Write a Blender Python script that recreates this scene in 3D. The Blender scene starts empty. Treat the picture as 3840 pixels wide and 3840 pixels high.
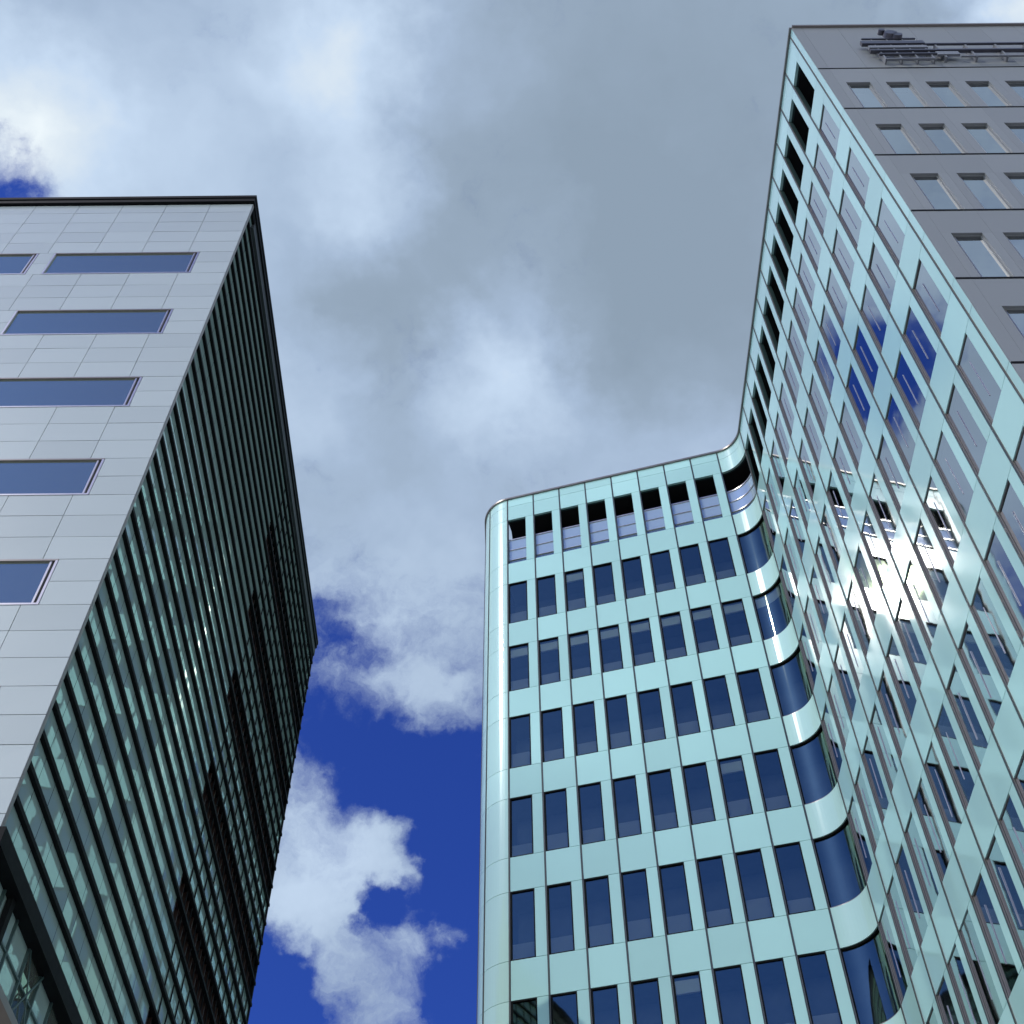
import bpy, bmesh, math, random
from mathutils import Vector, Matrix
random.seed(7)
sc = bpy.context.scene
COL = sc.collection
R = math.radians
EYE = 1.6            # eye height; building levels below are measured from the eye

# ------------------------------------------------------------------ camera
cam_d = bpy.data.cameras.new('camera'); cam = bpy.data.objects.new('camera', cam_d); COL.objects.link(cam)
cam_d.sensor_width = 36; cam_d.lens = 36 * 4627.18 / 3840; cam_d.clip_start = .1; cam_d.clip_end = 9000
rt = Vector((0.99995313, 0.00775275, -0.00579963)); up = Vector((0.00968198, -0.80070215, 0.59898441)); fw = Vector((0, 0.59901249, 0.80073968))
# axes: right, up, forward (world X, Y, Z components)
PITCH, ROLL = R(53.20079), R(-0.55474547)
rt0 = Vector((1, 0, 0)); fw = Vector((0, math.cos(PITCH), math.sin(PITCH))); up0 = Vector((0, -math.sin(PITCH), math.cos(PITCH)))
rt = rt0 * math.cos(ROLL) + up0 * math.sin(ROLL); up = up0 * math.cos(ROLL) - rt0 * math.sin(ROLL)
m3 = Matrix((rt, up, -fw)).transposed()
cam.matrix_world = Matrix.Translation((0, 0, EYE)) @ m3.to_4x4()
sc.camera = cam

# ------------------------------------------------------------------ sun, sky, exposure
SUN_AZ, SUN_EL = R(-123.9), R(46.8)
sdir = Vector((math.sin(SUN_AZ) * math.cos(SUN_EL), math.cos(SUN_AZ) * math.cos(SUN_EL), math.sin(SUN_EL)))
sl = bpy.data.lights.new('sun', 'SUN'); sl.energy = 1.5; sl.angle = R(.5); sl.color = (1, .95, .88)
so = bpy.data.objects.new('sun', sl); COL.objects.link(so); so.rotation_mode = 'QUATERNION'
so.rotation_quaternion = sdir.to_track_quat('Z', 'Y'); so.location = (-90, -60, 110)

sc.view_settings.view_transform = 'Standard'; sc.view_settings.look = 'None'
sc.view_settings.exposure = 0.5; sc.view_settings.gamma = 1; sc.view_settings.use_curve_mapping = False

SKY_STR = .15
BLUE_TINT = (.11, .20, .60)
# cloud cover and brightness centres: (azimuth, elevation, radius, amount)
COV = [(-46.3,58.0,0.068,-1.6),(-7.0,42.3,0.068,-1.3),(-3.3,40.0,0.045,-0.8),(-2.7,36.6,0.041,-1),(-3.3,32.7,0.035,-0.8),(-7.2,36.1,0.025,-1),(-12.8,31.4,0.053,-1.2),(-12.5,47.2,0.036,-0.95),(-7.3,44.0,0.040,0.8),(-4.3,43.8,0.030,0.7),(-9.7,46.3,0.027,-0.5),(-9.3,39.5,0.023,0.3),(-11.9,37.2,0.082,1.3),(-7.2,38.4,0.036,0.85),(-4.8,34.6,0.035,0.75),(-7.5,31.4,0.047,0.8),(-13.4,43.6,0.035,-0.5),(-9.9,34.0,0.041,0.5),(-6.6,45.3,0.031,0.35)]
BRI = [(-48.8,61.4,0.068,0.55),(-24.1,72.4,0.053,0.45),(-14.9,67.3,0.047,0.4),(-1.3,59.4,0.068,0.6),(16.8,69.4,0.164,-0.55),(17.0,62.1,0.103,-0.3),(5.4,64.9,0.047,0.35),(56.9,64.4,0.045,0.8),(-9.0,49.4,0.092,0.25),(-11.6,37.5,0.062,0.35),(-17.5,57.3,0.053,0.3),(-37.1,64.6,0.103,0.2),(-11.1,63.1,0.062,-0.2),(-50.6,66.6,0.062,-0.1)]
def dirv(az, el):
    az, el = R(az), R(el); return (math.sin(az) * math.cos(el), math.cos(az) * math.cos(el), math.sin(el))

class NT:
    def __init__(s, t): s.t = t; s.n = t.nodes; s.l = t.links
    def new(s, typ, **k):
        n = s.n.new(typ)
        for a, b in k.items(): setattr(n, a, b)
        return n
    def put(s, sock, v):
        if hasattr(v, 'is_output'): s.l.new(v, sock)
        else: sock.default_value = v
    def math(s, op, a, b=None, c=None, clamp=False):
        n = s.new('ShaderNodeMath', operation=op, use_clamp=clamp)
        for i, v in enumerate((a, b, c)):
            if v is not None: s.put(n.inputs[i], v)
        return n.outputs[0]
    def vm(s, op, a, b=None):
        n = s.new('ShaderNodeVectorMath', operation=op)
        s.put(n.inputs[0], a)
        if b is not None: s.put(n.inputs[1], b)
        return n.outputs['Value'] if op in ('LENGTH', 'DISTANCE', 'DOT_PRODUCT') else n.outputs['Vector']
    def mr(s, v, a, b, c, d, smooth=True):
        n = s.new('ShaderNodeMapRange', interpolation_type='SMOOTHSTEP' if smooth else 'LINEAR')
        for i, x in enumerate((v, a, b, c, d)): s.put(n.inputs[i], x)
        return n.outputs[0]
    def noise(s, vec, scale, detail=6, rough=.55, out=0):
        n = s.new('ShaderNodeTexNoise'); s.put(n.inputs['Vector'], vec)
        n.inputs['Scale'].default_value = scale; n.inputs['Detail'].default_value = detail; n.inputs['Roughness'].default_value = rough
        return n.outputs[out]
    def mix(s, f, a, b):
        n = s.new('ShaderNodeMix', data_type='RGBA'); s.put(n.inputs[0], f); s.put(n.inputs[6], a); s.put(n.inputs[7], b); return n.outputs[2]

world = bpy.data.worlds.new('World'); sc.world = world; world.use_nodes = True
W = NT(world.node_tree); W.n.clear()
wo = W.new('ShaderNodeOutputWorld'); bg = W.new('ShaderNodeBackground'); bg.inputs[1].default_value = SKY_STR
sky = W.new('ShaderNodeTexSky', sky_type='NISHITA'); sky.sun_disc = False; sky.sun_elevation = SUN_EL; sky.sun_rotation = SUN_AZ
sky.air_density = 1; sky.dust_density = .6; sky.ozone_density = 2
tc = W.new('ShaderNodeTexCoord').outputs['Generated']
sepn = W.new('ShaderNodeSeparateXYZ'); W.l.new(tc, sepn.inputs[0]); dx, dy, dz = sepn.outputs
blue = W.vm('MULTIPLY', sky.outputs[0], BLUE_TINT)
w1 = W.vm('MULTIPLY', W.vm('SUBTRACT', W.noise(tc, 9, 4, .6, 1), (.5, .5, .5)), (.11, .11, .11))
w2 = W.vm('MULTIPLY', W.vm('SUBTRACT', W.noise(tc, 34, 5, .65, 1), (.5, .5, .5)), (.04, .04, .04))
dw = W.vm('ADD', W.vm('ADD', tc, w1), w2)
front = W.mr(dy, -.1, .3, 0, 1)
fb = W.mr(dz, .64, .80, -.15, 1.25)
bb = W.mr(dz, .24, .46, .9, -1.1)
base = W.math('ADD', W.math('MULTIPLY', fb, front), W.math('MULTIPLY', bb, W.math('SUBTRACT', 1.0, front)))
cov = base
for az, el, r, a in COV + [(-32.5, 56.3, .055, -1.6), (-29, 54.0, .03, -1.1), (-151.5, 62.5, .03, .8), (145, 66, .30, 2.2)]:
    cov = W.math('ADD', cov, W.mr(W.vm('DISTANCE', dw, dirv(az, el)), r * 1.35, r * .2, 0, a))
cn = W.noise(dw, 11, 10, .66); cov = W.math('ADD', cov, W.math('MULTIPLY', W.math('SUBTRACT', cn, .5), 2.3))
cn2 = W.noise(dw, 60, 8, .7); cov = W.math('ADD', cov, W.math('MULTIPLY', W.math('SUBTRACT', cn2, .5), .38))
mask = W.mr(cov, -.3, 1.1, 0, 1)
bri = W.math('ADD', .58, W.mr(dz, .3, .5, W.mr(dy, -.3, .1, .9, 0), 0))
for az, el, r, a in BRI:
    bri = W.math('ADD', bri, W.mr(W.vm('DISTANCE', dw, dirv(az, el)), r * 1.7, 0, 0, a))
bn = W.noise(W.vm('ADD', tc, w1), 5.5, 7, .5); bri = W.math('ADD', bri, W.math('MULTIPLY', W.math('SUBTRACT', bn, .5), 1.1))
ramp = W.new('ShaderNodeValToRGB'); W.put(ramp.inputs[0], W.math('MULTIPLY', bri, .5, clamp=True))
e = ramp.color_ramp.elements
e[0].position = 0; e[0].color = (.30, .39, .50, 1); e[1].position = 1; e[1].color = (1, 1, 1, 1)
for p, c in ((.16, (.34, .44, .57)), (.30, (.43, .555, .74)), (.5, (.62, .77, .97)), (.7, (.88, .96, 1))):
    q = e.new(p); q.color = (*c, 1)
boost = W.math('ADD', W.mr(bri, 1.2, 1.6, 4.3, 5.2), W.math('MULTIPLY', W.mr(dy, -.45, .0, 11, 0), W.mr(dz, .42, .6, 1, 0)))
cc = W.vm('SCALE', ramp.outputs[0]); sc_n = cc.node; W.put(sc_n.inputs['Scale'], boost)
W.put(bg.inputs[0], W.mix(mask, blue, cc)); W.l.new(bg.outputs[0], wo.inputs[0])

# ------------------------------------------------------------------ materials
def mat(name, col, rough=.5, metal=0, ior=1.5, noise=0, nscale=3, coat=0, bump=0, bscale=2, rnd=0):
    m = bpy.data.materials.new(name); m.use_nodes = True; T = NT(m.node_tree); b = m.node_tree.nodes['Principled BSDF']
    b.inputs['Base Color'].default_value = (*col, 1); b.inputs['Roughness'].default_value = rough; b.inputs['Metallic'].default_value = metal
    b.inputs['IOR'].default_value = ior; b.inputs['Coat Weight'].default_value = coat; b.inputs['Coat Roughness'].default_value = .04
    oc = T.new('ShaderNodeTexCoord').outputs['Object']
    if noise or rnd:
        f = T.math('ADD', T.math('MULTIPLY', T.math('SUBTRACT', T.noise(oc, nscale, 6), .5), noise * 2), 1.0)
        if rnd:
            at = T.new('ShaderNodeAttribute'); at.attribute_name = 'tone'
            f = T.math('ADD', f, T.math('MULTIPLY', T.math('SUBTRACT', at.outputs['Fac'], .5), rnd * 2))
        v = T.vm('SCALE', (*col,)); T.put(v.node.inputs['Scale'], f); T.put(b.inputs['Base Color'], v)
        if noise > .04: T.put(b.inputs['Roughness'], T.math('MULTIPLY', rough, T.mr(T.noise(oc, nscale * 2.3, 4), .25, .75, .95, 1.06, False)))
    if bump:
        bn_ = T.new('ShaderNodeBump'); bn_.inputs['Strength'].default_value = bump; bn_.inputs['Distance'].default_value = .02
        T.put(bn_.inputs['Height'], T.noise(oc, bscale, 2)); T.l.new(bn_.outputs[0], b.inputs['Normal']); T.l.new(bn_.outputs[0], b.inputs['Coat Normal'])
    return m
def glass(name, tint=(.9, .95, 1), through=(.30, .34, .36), lo=.3, ior=2.2, rough=.012, back=None, bump=.12, bscale=.9):
    m = bpy.data.materials.new(name); m.use_nodes = True; T = NT(m.node_tree); T.n.clear()
    out = T.new('ShaderNodeOutputMaterial'); g = T.new('ShaderNodeBsdfGlossy'); g.inputs['Color'].default_value = (*tint, 1); g.inputs['Roughness'].default_value = rough
    if back: t = T.new('ShaderNodeBsdfDiffuse'); t.inputs['Color'].default_value = (*back, 1)
    else: t = T.new('ShaderNodeBsdfTransparent'); t.inputs['Color'].default_value = (*through, 1)
    fr = T.new('ShaderNodeFresnel'); fr.inputs['IOR'].default_value = ior
    oc = T.new('ShaderNodeTexCoord').outputs['Object']
    bn_ = T.new('ShaderNodeBump'); bn_.inputs['Strength'].default_value = bump; bn_.inputs['Distance'].default_value = .02
    T.put(bn_.inputs['Height'], T.noise(oc, bscale, 2, .4)); T.l.new(bn_.outputs[0], g.inputs['Normal'])
    geo = T.new('ShaderNodeNewGeometry')
    f = T.math('ADD', lo, T.math('MULTIPLY', fr.outputs[0], 1 - lo), clamp=True)
    mx = T.new('ShaderNodeMixShader'); T.put(mx.inputs[0], f); T.l.new(t.outputs[0], mx.inputs[1]); T.l.new(g.outputs[0], mx.inputs[2]); T.l.new(mx.outputs[0], out.inputs[0])
    return m
M = dict(
    mint=mat('mint_glass_panel', (.43, .69, .625), .09, noise=.045, nscale=.5, coat=.1, bump=.10, bscale=.7, rnd=.08),
    mintc=mat('mint_glass_curved', (.49, .73, .63), .15, noise=.03, nscale=.5, coat=.4, bump=.08, bscale=.9, rnd=.04),
    white=mat('white_panel', (.375, .42, .395), .27, noise=0, nscale=.6, rnd=.05),
    grey=mat('grey_panel', (.19, .202, .197), .4, noise=.01, nscale=.7, rnd=.05),
    alu=mat('aluminium', (.55, .53, .50), .3, metal=.8, noise=.05),
    alud=mat('dark_aluminium', (.22, .20, .18), .35, metal=.5, noise=.08),
    black=mat('black_metal', (.005, .006, .006), .65, ior=1.2, noise=.2, nscale=4),
    dark=mat('dark_backing', (.02, .024, .024), .6, noise=.2),
    gask=mat('mullion_cap', (.035, .045, .043), .4, noise=.1),
    green=mat('green_gasket', (.03, .055, .05), .3, noise=.1),
    room=mat('interior', (.2, .22, .25), .8, noise=.3, nscale=1.2),
    sill=mat('sill_board', (.5, .5, .52), .6, noise=.06),
    blind=mat('roller_blind', (.75, .74, .70), .8, noise=.05),
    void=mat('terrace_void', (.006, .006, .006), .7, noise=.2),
    brown=mat('brown_soffit', (.12, .075, .05), .5, noise=.12, nscale=2),
    bronze=mat('bronze_grille', (.035, .02, .015), .4, metal=.4, noise=.2, nscale=6),
    steel=mat('steel', (.6, .6, .6), .25, metal=1, noise=.05),
    sign=mat('sign_metal', (.085, .085, .10), .35, metal=.6, noise=.15, nscale=5),
    signl=mat('sign_face', (.16, .17, .18), .4, noise=.08, nscale=5),
    pane=glass('window_glass', (.85, 1.0, .66), (.62, .68, .70), .2, 1.85, .025),
    paneside=glass('side_window_glass', (.93, .98, .99), (.25, .28, .30), .40, 2.4, .025),
    skin=glass('green_mirror_glass', (.78, .95, .86), lo=.15, ior=1.75, rough=.01, back=(.25, .35, .32), bump=.06, bscale=1.1),
    ribbon=glass('ribbon_glass', (.85, 1, .78), lo=.28, ior=1.9, rough=.02, back=(.085, .10, .085), bump=.05),
    cloud_glass=glass('terrace_balustrade', (.95, .97, 1), lo=.2, ior=1.7, rough=.03, back=(.34, .43, .47), bump=.2, bscale=2),  # pale diffuse colour stands in for clouds mirrored in the glass
    screen=glass('clear_screen', (.9, .95, 1), (.92, .95, .96), .02, 1.2, .02),
    pave=mat('paving', (.50, .49, .46), .8, noise=.12, nscale=.8),
    asph=mat('asphalt', (.05, .05, .052), .85, noise=.2, nscale=3),
    paint=mat('road_paint', (.75, .75, .73), .6, noise=.1, nscale=6),
)

# ------------------------------------------------------------------ mesh helpers
class MB:
    unit = 1
    def __init__(s): s.v = []; s.f = []; s.mi = []; s.mats = []; s.tone = []; s._t = .5
    def m(s, key):
        k = M[key]
        if k not in s.mats: s.mats.append(k)
        return s.mats.index(k)
    def face(s, pts, key):
        n = len(s.v); s.v += [tuple(p) for p in pts]; s.f.append(tuple(range(n, n + len(pts)))); s.mi.append(s.m(key)); s.tone.append(s._t)
    def hexa(s, c, key, skip=()):
        # c: 8 corners, bottom loop 0-3 then top loop 4-7 (same order)
        fs = dict(bottom=(3, 2, 1, 0), top=(4, 5, 6, 7), a=(0, 1, 5, 4), b=(1, 2, 6, 5), c=(2, 3, 7, 6), d=(3, 0, 4, 7))
        for k, q in fs.items():
            if k not in skip: s.face([c[i] for i in q], key)
    def box(s, x0, x1, y0, y1, z0, z1, key, skip=()):
        s.hexa([(x0, y0, z0), (x1, y0, z0), (x1, y1, z0), (x0, y1, z0), (x0, y0, z1), (x1, y0, z1), (x1, y1, z1), (x0, y1, z1)], key, skip)
    def build(s, name, parent=None, rel=True, smooth=False):
        if s.unit != 1: s.v = [tuple(q * s.unit for q in v) for v in s.v]
        me = bpy.data.meshes.new(name)
        off = Vector((0, 0, EYE)) - (parent.location if (parent and rel) else Vector((0, 0, 0))) if rel else Vector((0, 0, 0))
        me.from_pydata([tuple(Vector(v) + off) for v in s.v], [], s.f)
        for k in s.mats: me.materials.append(k)
        me.polygons.foreach_set('material_index', s.mi)
        at = me.attributes.new('tone', 'FLOAT', 'FACE'); at.data.foreach_set('value', s.tone)
        me.update()
        o = bpy.data.objects.new(name, me); COL.objects.link(o)
        if parent: o.parent = parent
        return o
def empty(name, loc, label=None, cat=None):
    o = bpy.data.objects.new(name, None); o.location = loc; o.empty_display_size = .5; COL.objects.link(o)
    if label: o['label'] = label; o['category'] = cat
    return o
def child(name, me, parent, loc, rot=(0, 0, 0)):
    o = bpy.data.objects.new(name, me); COL.objects.link(o); o.parent = parent; o.location = loc; o.rotation_euler = rot
    return o

# ------------------------------------------------------------------ ground
g = MB(); g.box(-3000, 3000, -3000, 3000, -2.2, -EYE, 'asph', ('bottom',)); o = g.build('ground'); o['kind'] = 'structure'
g = MB(); g.box(-140, 140, -120, 120, -EYE - .001, -EYE + .13, 'pave', ('bottom',)); o = g.build('pavement'); o['kind'] = 'structure'
g = MB()
for i in range(-12, 13): g.box(i * 6 - 1.5, i * 6 + 1.5, -126.1, -125.95, -EYE + .002, -EYE + .006, 'paint')
o = g.build('road_marking'); o['kind'] = 'structure'

# =================================================================== LEFT TOWER
LX, LY, LY1, LX0 = -8.14, 15.62, 34.85, -32.0
# this tower was surveyed in fifths of its own storey; one unit is .755 m (storey 2.7 m)
UNIT = .755; MB.unit = UNIT
LT = empty('office_tower', ((LX + LX0) / 2 * UNIT, LY * UNIT, 0),
           'office tower at left with pale panelled front, long ribbon windows and a dark louvred side', 'building')
CH = .7215; JT = 37.37
wtop = [33.87 - 3.607 * k for k in range(7)]
WH = 1.40; GP = .007
# pale panelled front
f = MB()
levels = [37.37, 36.77] + []
z = 36.77
lev = [37.37, 36.77, 36.05, 35.33, 34.6, 33.87]
for k in range(7):
    t = wtop[k]; nx = wtop[k] - 3.607
    lev += [t - .70, t - WH, t - WH - (3.607 - WH) / 3, t - WH - 2 * (3.607 - WH) / 3, nx]
wins = []
x1 = -9.16
while x1 > LX0: wins.append((x1 - 4.27, x1)); x1 -= 4.74
vj = [LX - .03 - 0 - 1.375 * i if i else LX for i in range(18)]
vj = [LX, -9.49] + [-9.49 - 1.388 * i for i in range(1, 17)]
def in_rows(z0, z1): return any(z1 <= t + .02 and z0 >= t - WH - .02 for t in wtop)
for a, b in zip(lev[:-1], lev[1:]):
    z1, z0 = a, b
    if z0 < 9: continue
    if in_rows(z0, z1):
        iv = []; edges = sorted(set(vj + [q for w in wins for q in w if q > LX0]), reverse=True)
        edges = [q for q in edges if not any(w[0] + .01 < q < w[1] - .01 for w in wins)]
        for p, q in zip(edges[:-1], edges[1:]):
            if any(abs(q - w[0]) < .02 and abs(p - w[1]) < .02 for w in wins): continue
            iv.append((q, p))
        # merge slivers narrower than half a metre into the next panel
        mg = []
        for q, p in iv:
            if mg and abs(mg[-1][0] - p) < .01 and (p - q < .4 or mg[-1][1] - mg[-1][0] < .4): mg[-1] = (q, mg[-1][1])
            else: mg.append((q, p))
        iv = mg
    else: iv = [(q, p) for p, q in zip(vj[:-1], vj[1:])]
    for q, p in iv:
        f._t = random.random()
        t1, t2 = random.uniform(-.003, .003), random.uniform(-.003, .003)
        y = LY
        f.hexa([(q + GP, y + t1, z0 + GP), (p - GP, y + t2, z0 + GP), (p - GP, y + .05, z0 + GP), (q + GP, y + .05, z0 + GP),
                (q + GP, y - t1, z1 - GP), (p - GP, y - t2, z1 - GP), (p - GP, y + .05, z1 - GP), (q + GP, y + .05, z1 - GP)], 'white')
# backing behind joints
for k in range(8):
    zt = JT if k == 0 else wtop[k - 1] - WH; zb = wtop[k] if k < 7 else 9.5
    f.box(LX0, LX - .02, LY + .052, LY + .10, zb, zt, 'alud')
    if k < 7:
        xe = [LX - .02]
        prev = LX - .02
        for w0, w1 in wins:
            f.box(w1, prev, LY + .052, LY + .10, wtop[k] - WH, wtop[k], 'alud'); prev = w0
f.box(LX0, LX, LY + .6, LY1, 36.9, 37.3, 'dark')
f.build('panelled_front', LT)
# ribbon windows
def ribbon(w0, w1, zt):
    r = MB(); zb = zt - WH; fr = .05
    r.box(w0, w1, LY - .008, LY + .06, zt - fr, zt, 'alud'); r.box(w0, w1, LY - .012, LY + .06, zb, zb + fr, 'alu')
    r.box(w0, w0 + fr, LY - .010, LY + .06, zb + fr, zt - fr, 'alu'); r.box(w1 - .05, w1, LY - .010, LY + .06, zb + fr, zt - fr, 'alu')
    r.box(w1 - .16, w1 - .12, LY + .01, LY + .18, zb + fr, zt - fr, 'alu')
    o = r.build('ribbon_window', LT)
    p = MB(); p.face([(w0 + fr, LY + .035, zb + fr), (w1 - .12, LY + .035, zb + fr), (w1 - .12, LY + .035, zt - fr), (w0 + fr, LY + .035, zt - fr)], 'ribbon')
    p.face([(w1 - .12, LY + .06, zb + fr), (w1 - .05, LY + .06, zb + fr), (w1 - .05, LY + .06, zt - fr), (w1 - .12, LY + .06, zt - fr)], 'dark')
    pb = p.build('pane', None); pb.parent = o
    pb.data.transform(Matrix.Translation(-LT.location))
for k in range(7):
    for w0, w1 in wins[:4]: ribbon(w0, w1, wtop[k])
# roof cap
c = MB(); c.box(LX0 - .1, LX + .04, LY - .10, LY1 + .05, 37.40, 37.62, 'black'); c.box(LX0 - .12, LX + .06, LY - .13, LY1 + .07, 37.625, 37.78, 'black')
c.build('roof_edge', LT)
# core behind
c = MB(); c.box(LX0 + .2, LX - .5, LY + .55, LY1 - .1, -EYE, 37.3, 'dark'); c.build('core_wall', LT)
# louvred glass side: mirror glass band between black fins
FZ0, FP = 13.466, .72
OY = 25.35
fins = [FZ0 + FP * k for k in range(-1, 34)]
sk = MB()
opens = [(FZ0 + FP * (26 - 5 * j) , FZ0 + FP * (28 - 5 * j)) for j in range(0, 6)]
PW = .69
ys = [LY + .12]
while ys[-1] < LY1 - .1: ys.append(min(ys[-1] + PW, LY1 - .02))
for zi, z0 in enumerate(fins[:-1]):
    z1 = fins[zi + 1]; isop = any(z0 > a - .05 and z1 < b + .05 for a, b in opens)
    for ya, yb in zip(ys[:-1], ys[1:]):
        if isop and ya > OY - .1: continue
        a, b, c_, d = [random.uniform(-.0018, .0018) for _ in range(4)]
        x = LX - .10
        sk.face([(x + a, ya + .008, z0 + .03), (x + b, yb - .008, z0 + .03), (x + c_, yb - .008, z1 - .005), (x + d, ya + .008, z1 - .005)], 'skin')
for a, b in [(fins[0] - .1, fins[-1] + .5)]:
    pass
# backing plates (with the openings left out)
zz = sorted(set([fins[0]] + [q for o_ in opens for q in o_] + [fins[-1]]))
for a, b in zip(zz[:-1], zz[1:]):
    isop = any(abs(a - p) < .01 for p, q in opens)
    sk.box(LX - .2, LX - .125, LY + .1, OY - .05 if isop else LY1 - .02, a, b, 'black')
sk.build('mirror_glass_skin', LT)
fn = MB()
for k, z0 in enumerate(fins):
    fn.box(LX - .12, LX - .03, LY + .11, LY1 + .02, z0 - .06, z0 + .03, 'black')
    fn.box(LX - .03, LX - .012, LY + .11, LY1 + .03, z0 - .065, z0 + .03, 'black')
fn.build('horizontal_fins', LT)
for y in ys[1:-1]:
    if y > OY + .5:
        rb = MB(); rb.box(LX - .10, LX - .07, y - .014, y + .014, fins[0], fins[-1], 'black'); rb.build('glass_rib', LT)
for a, b in opens:
    q = MB(); q.box(LX - .50, LX - .45, OY, LY1 - .05, a, b, 'bronze')
    y = OY + .15
    while y < LY1 - .1:
        q.box(LX - .22, LX - .12, y - .02, y + .02, a + .02, b - .06, 'bronze'); y += .345
    q.box(LX - .24, LX - .20, OY, LY1 - .05, a + .66, a + .72, 'bronze')
    q.build('louvred_opening', LT)
# corner trims
q = MB(); q.box(LX - .05, LX + .006, LY + .02, LY + .11, 12.69, 37.39, 'alud'); q.build('corner_trim', LT)
q = MB(); q.box(LX - .6, LX - .06, LY1 + .0, LY1 + .1, 12.69, 37.3, 'black'); q.build('corner_trim', LT)
q = MB(); zt = fins[-1] + .03
q.box(LX - .12, LX - .0, LY + .11, LY1, zt, 37.39, 'black'); q.build('top_fascia', LT)
# heavy black band and the glazed base
q = MB(); q.box(LX - 1.6, LX + .10, LY - .02, LY1 + .05, 12.36, 12.69, 'black'); q.box(LX0, LX - 1.6, LY + .12, LY1, 12.3, 12.6, 'black'); q.build('black_band', LT)
gx = LX - .14
q = MB(); y = LY + .35
while y < LY1 - 1:
    t_ = random.uniform(-.004, .004)
    q.face([(gx + t_, y, 11.2), (gx - t_, y + .79, 11.2), (gx - t_, y + .79, 12.36), (gx + t_, y, 12.36)], 'skin' if random.random() < .5 else 'ribbon')
    y += .81
q.box(gx - .3, gx - .1, LY + .35, LY1, -EYE, 12.36, 'dark')
q.build('base_glazing', LT)
q = MB(); y = LY + .35
while y < LY1 - 1:
    q.box(gx, gx + .05, y - .02, y + .02, 11.2, 12.36, 'green'); y += .81
q.box(gx - .01, gx + .04, LY + .3, LY1, 11.74, 11.78, 'green')
for ya, yb in ((LY + 2.78, LY + 3.59), (LY + 3.59, LY + 2.78)):
    d = Vector((0, yb - ya, 1.1)).normalized(); n = Vector((0, -d.z, d.y)) * .018
    A = Vector((gx + .055 + (.02 if yb > ya else 0), ya, 11.22)); B = Vector((gx + .055 + (.02 if yb > ya else 0), yb, 12.34)); T = Vector((.015, 0, 0))
    q.hexa([A - n, A + n, A + n + T, A - n + T, B - n, B + n, B + n + T, B - n + T], 'green')
q.build('base_framing', LT)
q = MB(); q.box(LX - .12, LX - .02, LY + 1.35, LY + 1.5, 11.2, 12.36, 'black'); q.box(LX - .5, LX - .1, LY - .02, LY + .3, -EYE, 12.36, 'green'); q.build('corner_column', LT)
q = MB(); q.box(LX - .5, LX + .02, LY + .9, LY1, 8.0, 11.0, 'brown'); q.box(LX - .5, LX - .02, LY + .9, LY1, 11.003, 11.2, 'alud'); q.build('entrance_canopy', LT)

# =================================================================== RIGHT TOWER
MB.unit = 1
MT = empty('glass_tower', (12, 26, 0), 'mint green glass office tower with inward curving facade and grey end wall at right', 'building')
A0 = Vector((-.19, 31.51)); I0 = Vector((8.62, 29.15)); uF = (I0 - A0).normalized(); nF = Vector((uF.y, -uF.x))
E0 = Vector((9.56, 11.91)); S0 = Vector((9.48, 28.03)); uS = (E0 - S0).normalized(); nS = Vector((uS.y, -uS.x))
R1, R2 = 1.27, 1.16
C1 = A0 - nF * R1; C2 = I0 + nF * R2
angF = math.atan2(nF.y, nF.x); angS = math.atan2(nS.y, nS.x)
if angS > 0: angS -= 2 * math.pi
angB = math.radians(-180)
LA1 = R1 * (angF - angB); LF = (I0 - A0).length; LA2 = R2 * (angF - angS)
nB = Vector((math.cos(angB), math.sin(angB))); uB = Vector((-nB.y, nB.x)); P1 = C1 + nB * R1
Sx = C2 - Vector((math.cos(angS), math.sin(angS))) * R2; LS = (E0 - Sx).length
LB = 1.2185 * 26
s1 = LB; s2 = s1 + LA1; s3 = s2 + LF; s4 = s3 + LA2; s5 = s4 + LS
def path(s, o=0):
    if s <= s1: p, n = P1 - uB * (s1 - s), nB
    elif s <= s2:
        a = angB + (s - s1) / R1; n = Vector((math.cos(a), math.sin(a))); p = C1 + n * R1
    elif s <= s3: p, n = A0 + uF * (s - s2), nF
    elif s <= s4:
        a = angF - (s - s3) / R2; n = Vector((math.cos(a), math.sin(a))); p = C2 - n * R2
    else: p, n = Sx + uS * (s - s4), nS
    q = p + n * o
    return Vector((q.x, q.y, 0))
def curved(s): return (s1 < s < s2) or (s3 < s < s4)
def slab(mb, sa, sb, z0, z1, o0, o1, key, n=None):
    if n is None: n = max(1, int(math.ceil((sb - sa) / .11))) if curved((sa + sb) / 2) else 1
    for i in range(n):
        a = sa + (sb - sa) * i / n; b = sa + (sb - sa) * (i + 1) / n
        p = [path(a + 1e-5, o1), path(b - 1e-5, o1), path(b - 1e-5, o0), path(a + 1e-5, o0)]
        sk_ = []
        if i > 0: sk_.append('d')
        if i < n - 1: sk_.append('b')
        mb.hexa([q + Vector((0, 0, z0)) for q in p] + [q + Vector((0, 0, z1)) for q in p], key, sk_)
ZT = 42.95
WB = [38.62 - 3.6 * k for k in range(12)]
WHH = 2.34
TOPH = 41.52
fw_ = LF / 8; sw_ = 1.2185; WW = .80
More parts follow.
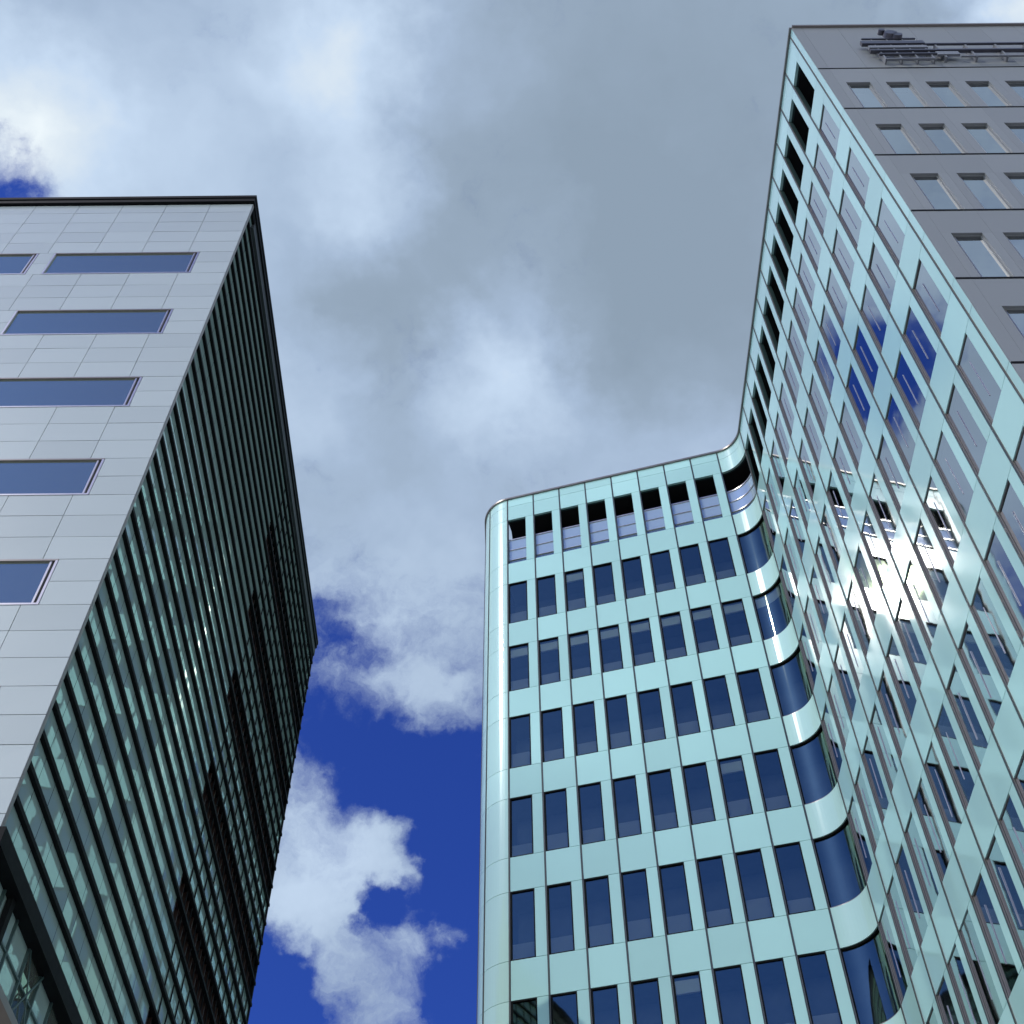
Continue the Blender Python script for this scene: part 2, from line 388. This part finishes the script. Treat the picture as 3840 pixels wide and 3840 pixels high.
# list of modules: (s0, s1, windowed, kind)
mods = []
nb = 26
for i in range(nb): mods.append((LB * i / nb, LB * (i + 1) / nb, True, 'side'))
mods.append((s1, s1 + LA1 * .42, False, 'conv')); mods.append((s1 + LA1 * .42, s2, False, 'conv'))
for i in range(8): mods.append((s2 + fw_ * i, s2 + fw_ * (i + 1), True, 'front'))
mods.append((s3, s4, True, 'conc'))
NS = 13
for i in range(NS): mods.append((s4 + sw_ * i, s4 + sw_ * (i + 1), True, 'side'))
mods.append((s4 + sw_ * NS, s5, False, 'strip'))
G2 = .008
clad = MB()
def pan(sa, sb, z0, z1, key='mint'):
    clad._t = random.random()
    slab(clad, sa + G2, sb - G2, z0 + G2, z1 - G2, -.09, 0, key)
for a, b, wn, kind in mods:
    m_ = 'mintc' if kind in ('conc', 'conv') else 'mint'
    a_, b_ = a + .022, b - .022
    if kind == 'conc': b_ = b - .0
    pan(a_, b_, 42.45, ZT, m_); pan(a_, b_, TOPH, 42.45, m_)
    for k, wb in enumerate(WB):
        zt = TOPH if k == 0 else wb + WHH
        nxt = WB[k + 1] + WHH if k < 11 else -EYE
        pan(a_, b_, nxt, wb, m_)
        if not wn: pan(a_, b_, wb, zt, m_)
        elif kind == 'front': pan(a + .03 + .745, b_, wb, zt)
        elif kind == 'side': pan(a + .03 + WW, b_, wb, zt)
clad.build('mint_cladding', MT)
back = MB()
for a, b, wn, kind in mods:
    slab(back, a, b, TOPH, ZT - .02, -.16, -.095, 'green')
    for k, wb in enumerate(WB):
        zt = TOPH if k == 0 else wb + WHH
        nxt = WB[k + 1] + WHH if k < 11 else -EYE
        slab(back, a, b, nxt, wb, -.16, -.095, 'green')
        if not wn: slab(back, a, b, wb, zt, -.16, -.095, 'green')
        elif kind == 'front': slab(back, a + .03 + .745, b, wb, zt, -.16, -.095, 'green')
        elif kind == 'side': slab(back, a + .03 + WW, b, wb, zt, -.16, -.095, 'green')
back.build('backing_frame', MT)
# vertical mullions, one part each
for a, b, wn, kind in mods:
    if kind == 'back' and a > 0: pass
    q = MB(); s = a
    slab(q, s - .034, s + .026, -EYE, ZT, -.10, -.008, 'green', 1)
    e_ = .012 if kind == 'side' else 0
    slab(q, s - .016 - e_, s + .012 + e_, -EYE, ZT, -.007, .024, 'gask', 1)
    slab(q, s + .0125 + e_, s + .020 + e_, -EYE, ZT, -.007, .018, 'alud', 1)
    q.build('mullion', MT)
# interior: floors, back wall
inn = MB()
def rng(sa, sb, z0, z1, o0, o1, key): slab(inn, sa, sb, z0, z1, o0, o1, key)
for sa, sb in ((0, s1), (s2, s3), (s3, s4), (s4, s5 - .2)):
    for k, wb in enumerate(WB):
        if k == 0: continue
        slab(inn, sa, sb, wb - .3, wb + WHH + .3, -1.5, -1.2, 'room')
        slab(inn, sa, sb, wb + WHH + .0, wb + WHH + .1, -1.2, -.165, 'room')
        slab(inn, sa, sb, wb - .12, wb - .02, -1.2, -.165, 'room')
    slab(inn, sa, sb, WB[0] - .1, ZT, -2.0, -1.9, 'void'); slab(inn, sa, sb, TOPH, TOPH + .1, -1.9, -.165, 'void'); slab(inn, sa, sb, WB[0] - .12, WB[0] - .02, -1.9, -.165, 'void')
inn.build('interior_wall', MT)
# top terrace parapet glass (front and curve) and dark louvres on the side
for (a, b, wn, kind) in mods:
    if kind in ('front', 'conc'):
        wa, wb_ = (a + .03, a + .775) if kind == 'front' else (a + .03, b - .05)
        q = MB(); slab(q, wa, wb_, WB[0] + .3, WB[0] + 1.62, -.13, -.12, 'cloud_glass'); slab(q, wa, wb_, WB[0], WB[0] + .298, -.13, -.12, 'ribbon'); o = q.build('terrace_glass', MT)
        for zr in (.30, .95, 1.62):
            q = MB(); slab(q, wa, wb_, WB[0] + zr, WB[0] + zr + (.05 if zr > 1.5 else .03), -.115, -.085, 'alu')
            r_ = q.build('rail', None); r_.parent = o; r_.data.transform(Matrix.Translation(-MT.location))
# roof coping
q = MB(); slab(q, 0, s1, ZT, ZT + .09, -.6, .07, 'alud'); slab(q, s1, s2, ZT, ZT + .09, -.6, .07, 'alud'); slab(q, s2, s3, ZT, ZT + .09, -.6, .07, 'alud')
slab(q, s3, s4, ZT, ZT + .09, -.6, .07, 'alud'); slab(q, s4, s5 + .0, ZT, ZT + .09, -.6, .07, 'alud')
GX0, GX1, GY = 9.56, 26.0, 11.91
q.box(GX0 + .6, GX1, GY - .08, GY + .5, ZT + .0, ZT + .10, 'alud'); q.box(GX0 + .02, GX0 + .6, GY - .08, GY + .01, ZT, ZT + .10, 'alud')
q.build('roof_edge', MT)
q = MB(); q.box(11.5, GX1, GY + .45, 40, 41.9, 42.2, 'dark')
for a, b in ((s2, s3), (s3, s4)):
    n = 8
    for i in range(n):
        p0, p1 = path(a + (b - a) * i / n + 1e-4, -.3), path(a + (b - a) * (i + 1) / n - 1e-4, -.3)
        q.face([(p0.x, p0.y, 42.2), (p1.x, p1.y, 42.2), (p1.x + 1, 42, 42.2), (p0.x + 1, 42, 42.2)], 'dark')
q.build('roof_deck', MT)
# ---------------- grey end wall with openings
GW0, GPch, GWw = 10.13, 1.185, .72
gb = [34.93 - 3.6 * k for k in range(10)]
gh = 2.32
ncol = 13
w = MB()
xs = [GX0 + .005, GW0] 
for a in range(ncol):
    x0 = GW0 + GPch * a
def gp(x0, x1, z0, z1, jl=.012):
    w._t = random.random(); w.box(x0, x1, GY, GY + .06, z0, z1, 'grey')
# top storey panels
edges = [GX0 + .005] + [GW0 - (GPch - GWw) / 2 + GPch * i for i in range(ncol + 1)]
for i, (x0, x1) in enumerate(zip(edges[:-1], edges[1:])):
    gp(x0 + .003, x1 - .003, 38.60, ZT - .0)
zprev = 38.53
for k, zb in enumerate(gb):
    zt = zb + gh
    for i, (x0, x1) in enumerate(zip(edges[:-1], edges[1:])):
        if i == 0: gp(x0, x1 - .002, zb + .035, zprev, ); continue
        a, b = x0 + (GPch - GWw) / 2, x0 + (GPch - GWw) / 2 + GWw
        gp(x0 + .002, x1 - .002, zt, zprev)
        gp(x0 + .002, a, zb + .035, zt - .001); gp(b, x1 - .002, zb + .035, zt - .001)
    zprev = zb - .035
w.box(GX0, GX1, GY, GY + .06, -EYE, zprev, 'grey')
w.box(GX0 + .005, GX0 + .36, GY + .062, GY + .36, -EYE, ZT, 'alud')
w.box(GX1 - .1, GX1, GY + .07, 40, -EYE, 42.9, 'grey')
w.build('grey_end_wall', MT)
w = MB()
w.box(GX0 + .36, GX1 - .1, GY + .062, GY + .36, 37.3, 41.85, 'dark')
for k, zb in enumerate(gb):
    w.box(GX0 + .36, GX1 - .1, GY + .062, GY + .36, zb - 1.28 if k < 9 else -EYE, zb, 'grey')
    for i in range(ncol):
        a = GW0 + GPch * i
        x0 = GW0 + GPch * (i - 1) + GWw if i else GX0 + .36
        w.box(x0, a, GY + .062, GY + .36, zb + .001, zb + gh - .001, 'grey')
    w.box(GX0 + .01, GX1, GY - .012, GY + .05, zb - .034, zb + .034, 'black')
w.box(GX0 + .01, GX1, GY - .012, GY + .05, 38.535, 38.595, 'black')
w.build('end_wall_reveals', MT)
w = MB(); w.box(GX0 + .4, GX1 - .2, GY + .9, GY + 1.0, -EYE, 41.8, 'room')
w.build('end_wall_interior', MT)

# ---------------- windows
def frame_mesh(mb, w, h, ky='black', depth=(-.09, -.012), t=.035, lines=False):
    y0, y1 = depth
    mb.box(-w / 2, w / 2, y0, y1, h - t, h, ky); mb.box(-w / 2, w / 2, y0, y1, 0, t, ky)
    mb.box(-w / 2, -w / 2 + t, y0, y1, t, h - t, ky); mb.box(w / 2 - t, w / 2, y0, y1, t, h - t, ky)
def loc_mesh(name, fn):
    mb = MB(); fn(mb); o = mb.build(name, None, rel=False); me = o.data; bpy.data.objects.remove(o); return me, mb
def fr_front(mb): frame_mesh(mb, .745, WHH)
def pn_front(mb): mb.face([(-.37, -.06, .03), (.37, -.06, .03), (.37, -.06, 2.31), (-.37, -.06, 2.31)][::-1], 'pane')
def sl_front(mb): mb.box(-.36, .36, -.24, -.2, .02, .74, 'sill'); mb.box(-.27, .36, -.17, -.16, .02, .72, 'sill')
def bl_front(mb): mb.box(-.35, .36, -.15, -.092, 1.80, 2.2, 'blind')
def fr_side(mb):
    frame_mesh(mb, WW, WHH, 'alud', (-.08, -.02), .02)
def pn_side(mb): mb.face([(-.4, -.035, .03), (.4, -.035, .03), (.4, -.035, 2.31), (-.4, -.035, 2.31)][::-1], 'paneside')
def sl_side(mb): mb.box(.01, .025, -.034, -.02, .5, 1.85, 'alu')  # thin pale upright strip just in front of the pane
def fr_grey(mb):
    frame_mesh(mb, GWw, gh, 'grey', (-.10, -.07), .025)
    mb.box(.26, .275, -.10, -.08, .04, gh - .04, 'alu')
def pn_grey(mb): mb.face([(-.34, -.092, .03), (.34, -.092, .03), (.34, -.092, gh - .04), (-.34, -.092, gh - .04)][::-1], 'paneside')
def sc_grey(mb): mb.box(-.40, .42, .05, .056, .12, gh - .1, 'screen')
def bo_grey(mb):
    for x in (-.33, .35):
        for z in (.2, gh - .2): mb.box(x - .02, x + .02, .0, .075, z - .02, z + .02, 'steel')
KIND = {'front': [('window', fr_front), ('pane', pn_front), ('sill_board', sl_front), ('blind', bl_front)],
        'side': [('window', fr_side), ('pane', pn_side), ('pane_strip', sl_side)],
        'grey': [('window', fr_grey), ('pane', pn_grey)]}
MESH = {k: [(n,) + loc_mesh(n, f_) for n, f_ in v] for k, v in KIND.items()}
def project(p):
    q = Vector(p); d = q.dot(fw)
    if d < .1: return None
    return .5 + q.dot(rt) / d * 4627 / 3840, .5 - q.dot(up) / d * 4627 / 3840
cands = []
def cand(kind, p, n, z, wdt, hgt, k):
    t = Vector((-n.y, n.x, 0)) * wdt / 2
    c = [p - t + Vector((0, 0, z)), p + t + Vector((0, 0, z)), p + t + Vector((0, 0, z + hgt)), p - t + Vector((0, 0, z + hgt))]
    pr = [project(v) for v in c]
    if any(v is None for v in pr): area = 0
    else:
        pr = [(min(max(x, 0), 1), min(max(y, 0), 1)) for x, y in pr]
        area = abs(sum(pr[i][0] * pr[(i + 1) % 4][1] - pr[(i + 1) % 4][0] * pr[i][1] for i in range(4))) / 2
    cands.append((area, kind, p, n, z, k))
for a, b, wn, kind in mods:
    if kind == 'front':
        for k in range(1, 11):
            c = (path(a + .03) + path(a + .775)) / 2; cand('front', c, nF, WB[k], .745, WHH, k)
    if kind == 'side':
        for k in range(1, 11):
            c = (path(a + .03) + path(a + .03 + WW)) / 2; cand('side', c, nS, WB[k], WW, WHH, k)
for k, zb in enumerate(gb[:8]):
    for i in range(ncol): cand('grey', Vector((GW0 + GPch * i + GWw / 2, GY, 0)), Vector((0, -1)), zb, GWw, gh, k)
cands.sort(key=lambda c: -c[0])
rest = MB()
for idx, (area, kind, p, n, z, k) in enumerate(cands):
    # local x runs along the wall, local y points outwards
    ang = math.atan2(n.y, n.x) - math.pi / 2
    loc = Vector((p.x, p.y, z))
    drop = random.random() < .06
    parts = [t for t in MESH[kind] if not (t[0] == 'blind' and k != 2 and not drop)]
    if idx < 92 and area > 0:
        w0 = child('window', parts[0][1], MT, loc + Vector((0, 0, EYE)) - MT.location, (0, 0, ang))
        for nm, me, mb in parts[1:]:
            rot = (random.uniform(-.004, .004), 0, random.uniform(-.006, .006)) if nm == 'pane' else (0, 0, 0)
            c_ = child(nm, me, w0, (0, 0, 0), rot)
            if nm == 'sill_board': c_.scale.z = random.uniform(.75, 1.12)
    else:
        mw = Matrix.Translation(loc) @ Matrix.Rotation(ang, 4, 'Z')
        for nm, me, mb in parts:
            tl = Matrix.Rotation(random.uniform(-.006, .006), 4, 'Z') if nm == 'pane' else Matrix()
            for fc, mi in zip(mb.f, mb.mi):
                mname = mb.mats[mi]; key = [q for q, v in M.items() if v == mname][0]
                rest.face([mw @ tl @ Vector(mb.v[i]) for i in fc], key)
o = rest.build('window', MT); o['kind'] = 'stuff'
# curved windows in the hollow of the facade
for k in range(1, 11):
    a, b = s3 + .03, s4 - .03
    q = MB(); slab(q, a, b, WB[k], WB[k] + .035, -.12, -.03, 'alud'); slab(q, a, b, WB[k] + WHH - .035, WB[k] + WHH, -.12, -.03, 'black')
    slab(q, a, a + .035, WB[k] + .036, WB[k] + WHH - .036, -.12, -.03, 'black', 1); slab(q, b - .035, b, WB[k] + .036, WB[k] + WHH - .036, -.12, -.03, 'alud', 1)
    o = q.build('curved_window', MT)
    q = MB(); n = 28
    for i in range(n):
        sa, sb = a + (b - a) * i / n, a + (b - a) * (i + 1) / n
        p0, p1 = path(sa, -.09), path(sb, -.09)
        q.face([(p0.x, p0.y, WB[k] + .03), (p1.x, p1.y, WB[k] + .03), (p1.x, p1.y, WB[k] + WHH - .03), (p0.x, p0.y, WB[k] + WHH - .03)], 'pane')
    pn = q.build('pane', None); pn.parent = o; pn.data.transform(Matrix.Translation(-MT.location))
    for pl in pn.data.polygons: pl.use_smooth = True
    bm = bmesh.new(); bm.from_mesh(pn.data); bmesh.ops.remove_doubles(bm, verts=bm.verts, dist=1e-4); bm.to_mesh(pn.data); bm.free()
    if k == 2:
        q = MB(); slab(q, a + .04, b - .5, WB[k] + 1.8, WB[k] + 2.25, -.16, -.155, 'blind')
        bl = q.build('blind', None); bl.parent = o; bl.data.transform(Matrix.Translation(-MT.location))

# =================================================================== SIGN on the grey wall
SG = empty('roof_sign', (14, GY, 38.7 + EYE), 'dark metal sign of long rails and a round emblem fixed high on the grey wall', 'sign')
def bar(nm, x0, x1, z0, z1, y0, y1, key):
    q = MB(); q.box(x0, x1, y0, y1, z0, z1, key); return q.build(nm, SG)
bar('letter_bar', 11.42, 13.15, 40.93, 41.0, GY - .21, GY - .16, 'sign')
bar('letter_bar', 11.3, 13.3, 40.36, 40.62, GY - .23, GY - .12, 'sign')
bar('letter_bar', 11.45, 13.3, 39.98, 40.2, GY - .21, GY - .12, 'signl')
bar('rail', 11.4, 22, 39.62, 39.72, GY - .23, GY - .12, 'sign')
bar('rail', 13.3, 22, 40.34, 40.42, GY - .21, GY - .14, 'sign')
bar('letter_bar', 11.6, 13.4, 39.30, 39.38, GY - .22, GY - .14, 'sign')
bar('letter_bar', 13.4, 14.1, 39.22, 39.52, GY - .21, GY - .14, 'signl')
bar('letter_bar', 11.75, 13.2, 38.86, 38.92, GY - .2, GY - .14, 'signl')
bar('rail', 14.1, 22, 39.08, 39.14, GY - .2, GY - .14, 'signl')
for i in range(9): bar('bracket', 13.6 + i * .95, 13.66 + i * .95, 39.05, 40.4, GY - .18, GY - .005, 'signl')
for i in range(4): bar('bracket', 11.7 + i * .5, 11.75 + i * .5, 38.9, 40.95, GY - .18, GY - .005, 'signl')
bm = bmesh.new()
for (x, z, r) in ((12.45, 41.35, .24), (12.22, 41.62, .12), (12.62, 41.12, .17)):
    bmesh.ops.create_cone(bm, cap_ends=True, segments=20, radius1=r, radius2=r * .85, depth=.16, matrix=Matrix.Translation((x - 14, -.22, z - 38.7)) @ Matrix.Rotation(math.pi / 2, 4, 'X'))
me = bpy.data.meshes.new('emblem'); bm.to_mesh(me); bm.free(); me.materials.append(M['sign']); o = bpy.data.objects.new('emblem', me); COL.objects.link(o); o.parent = SG
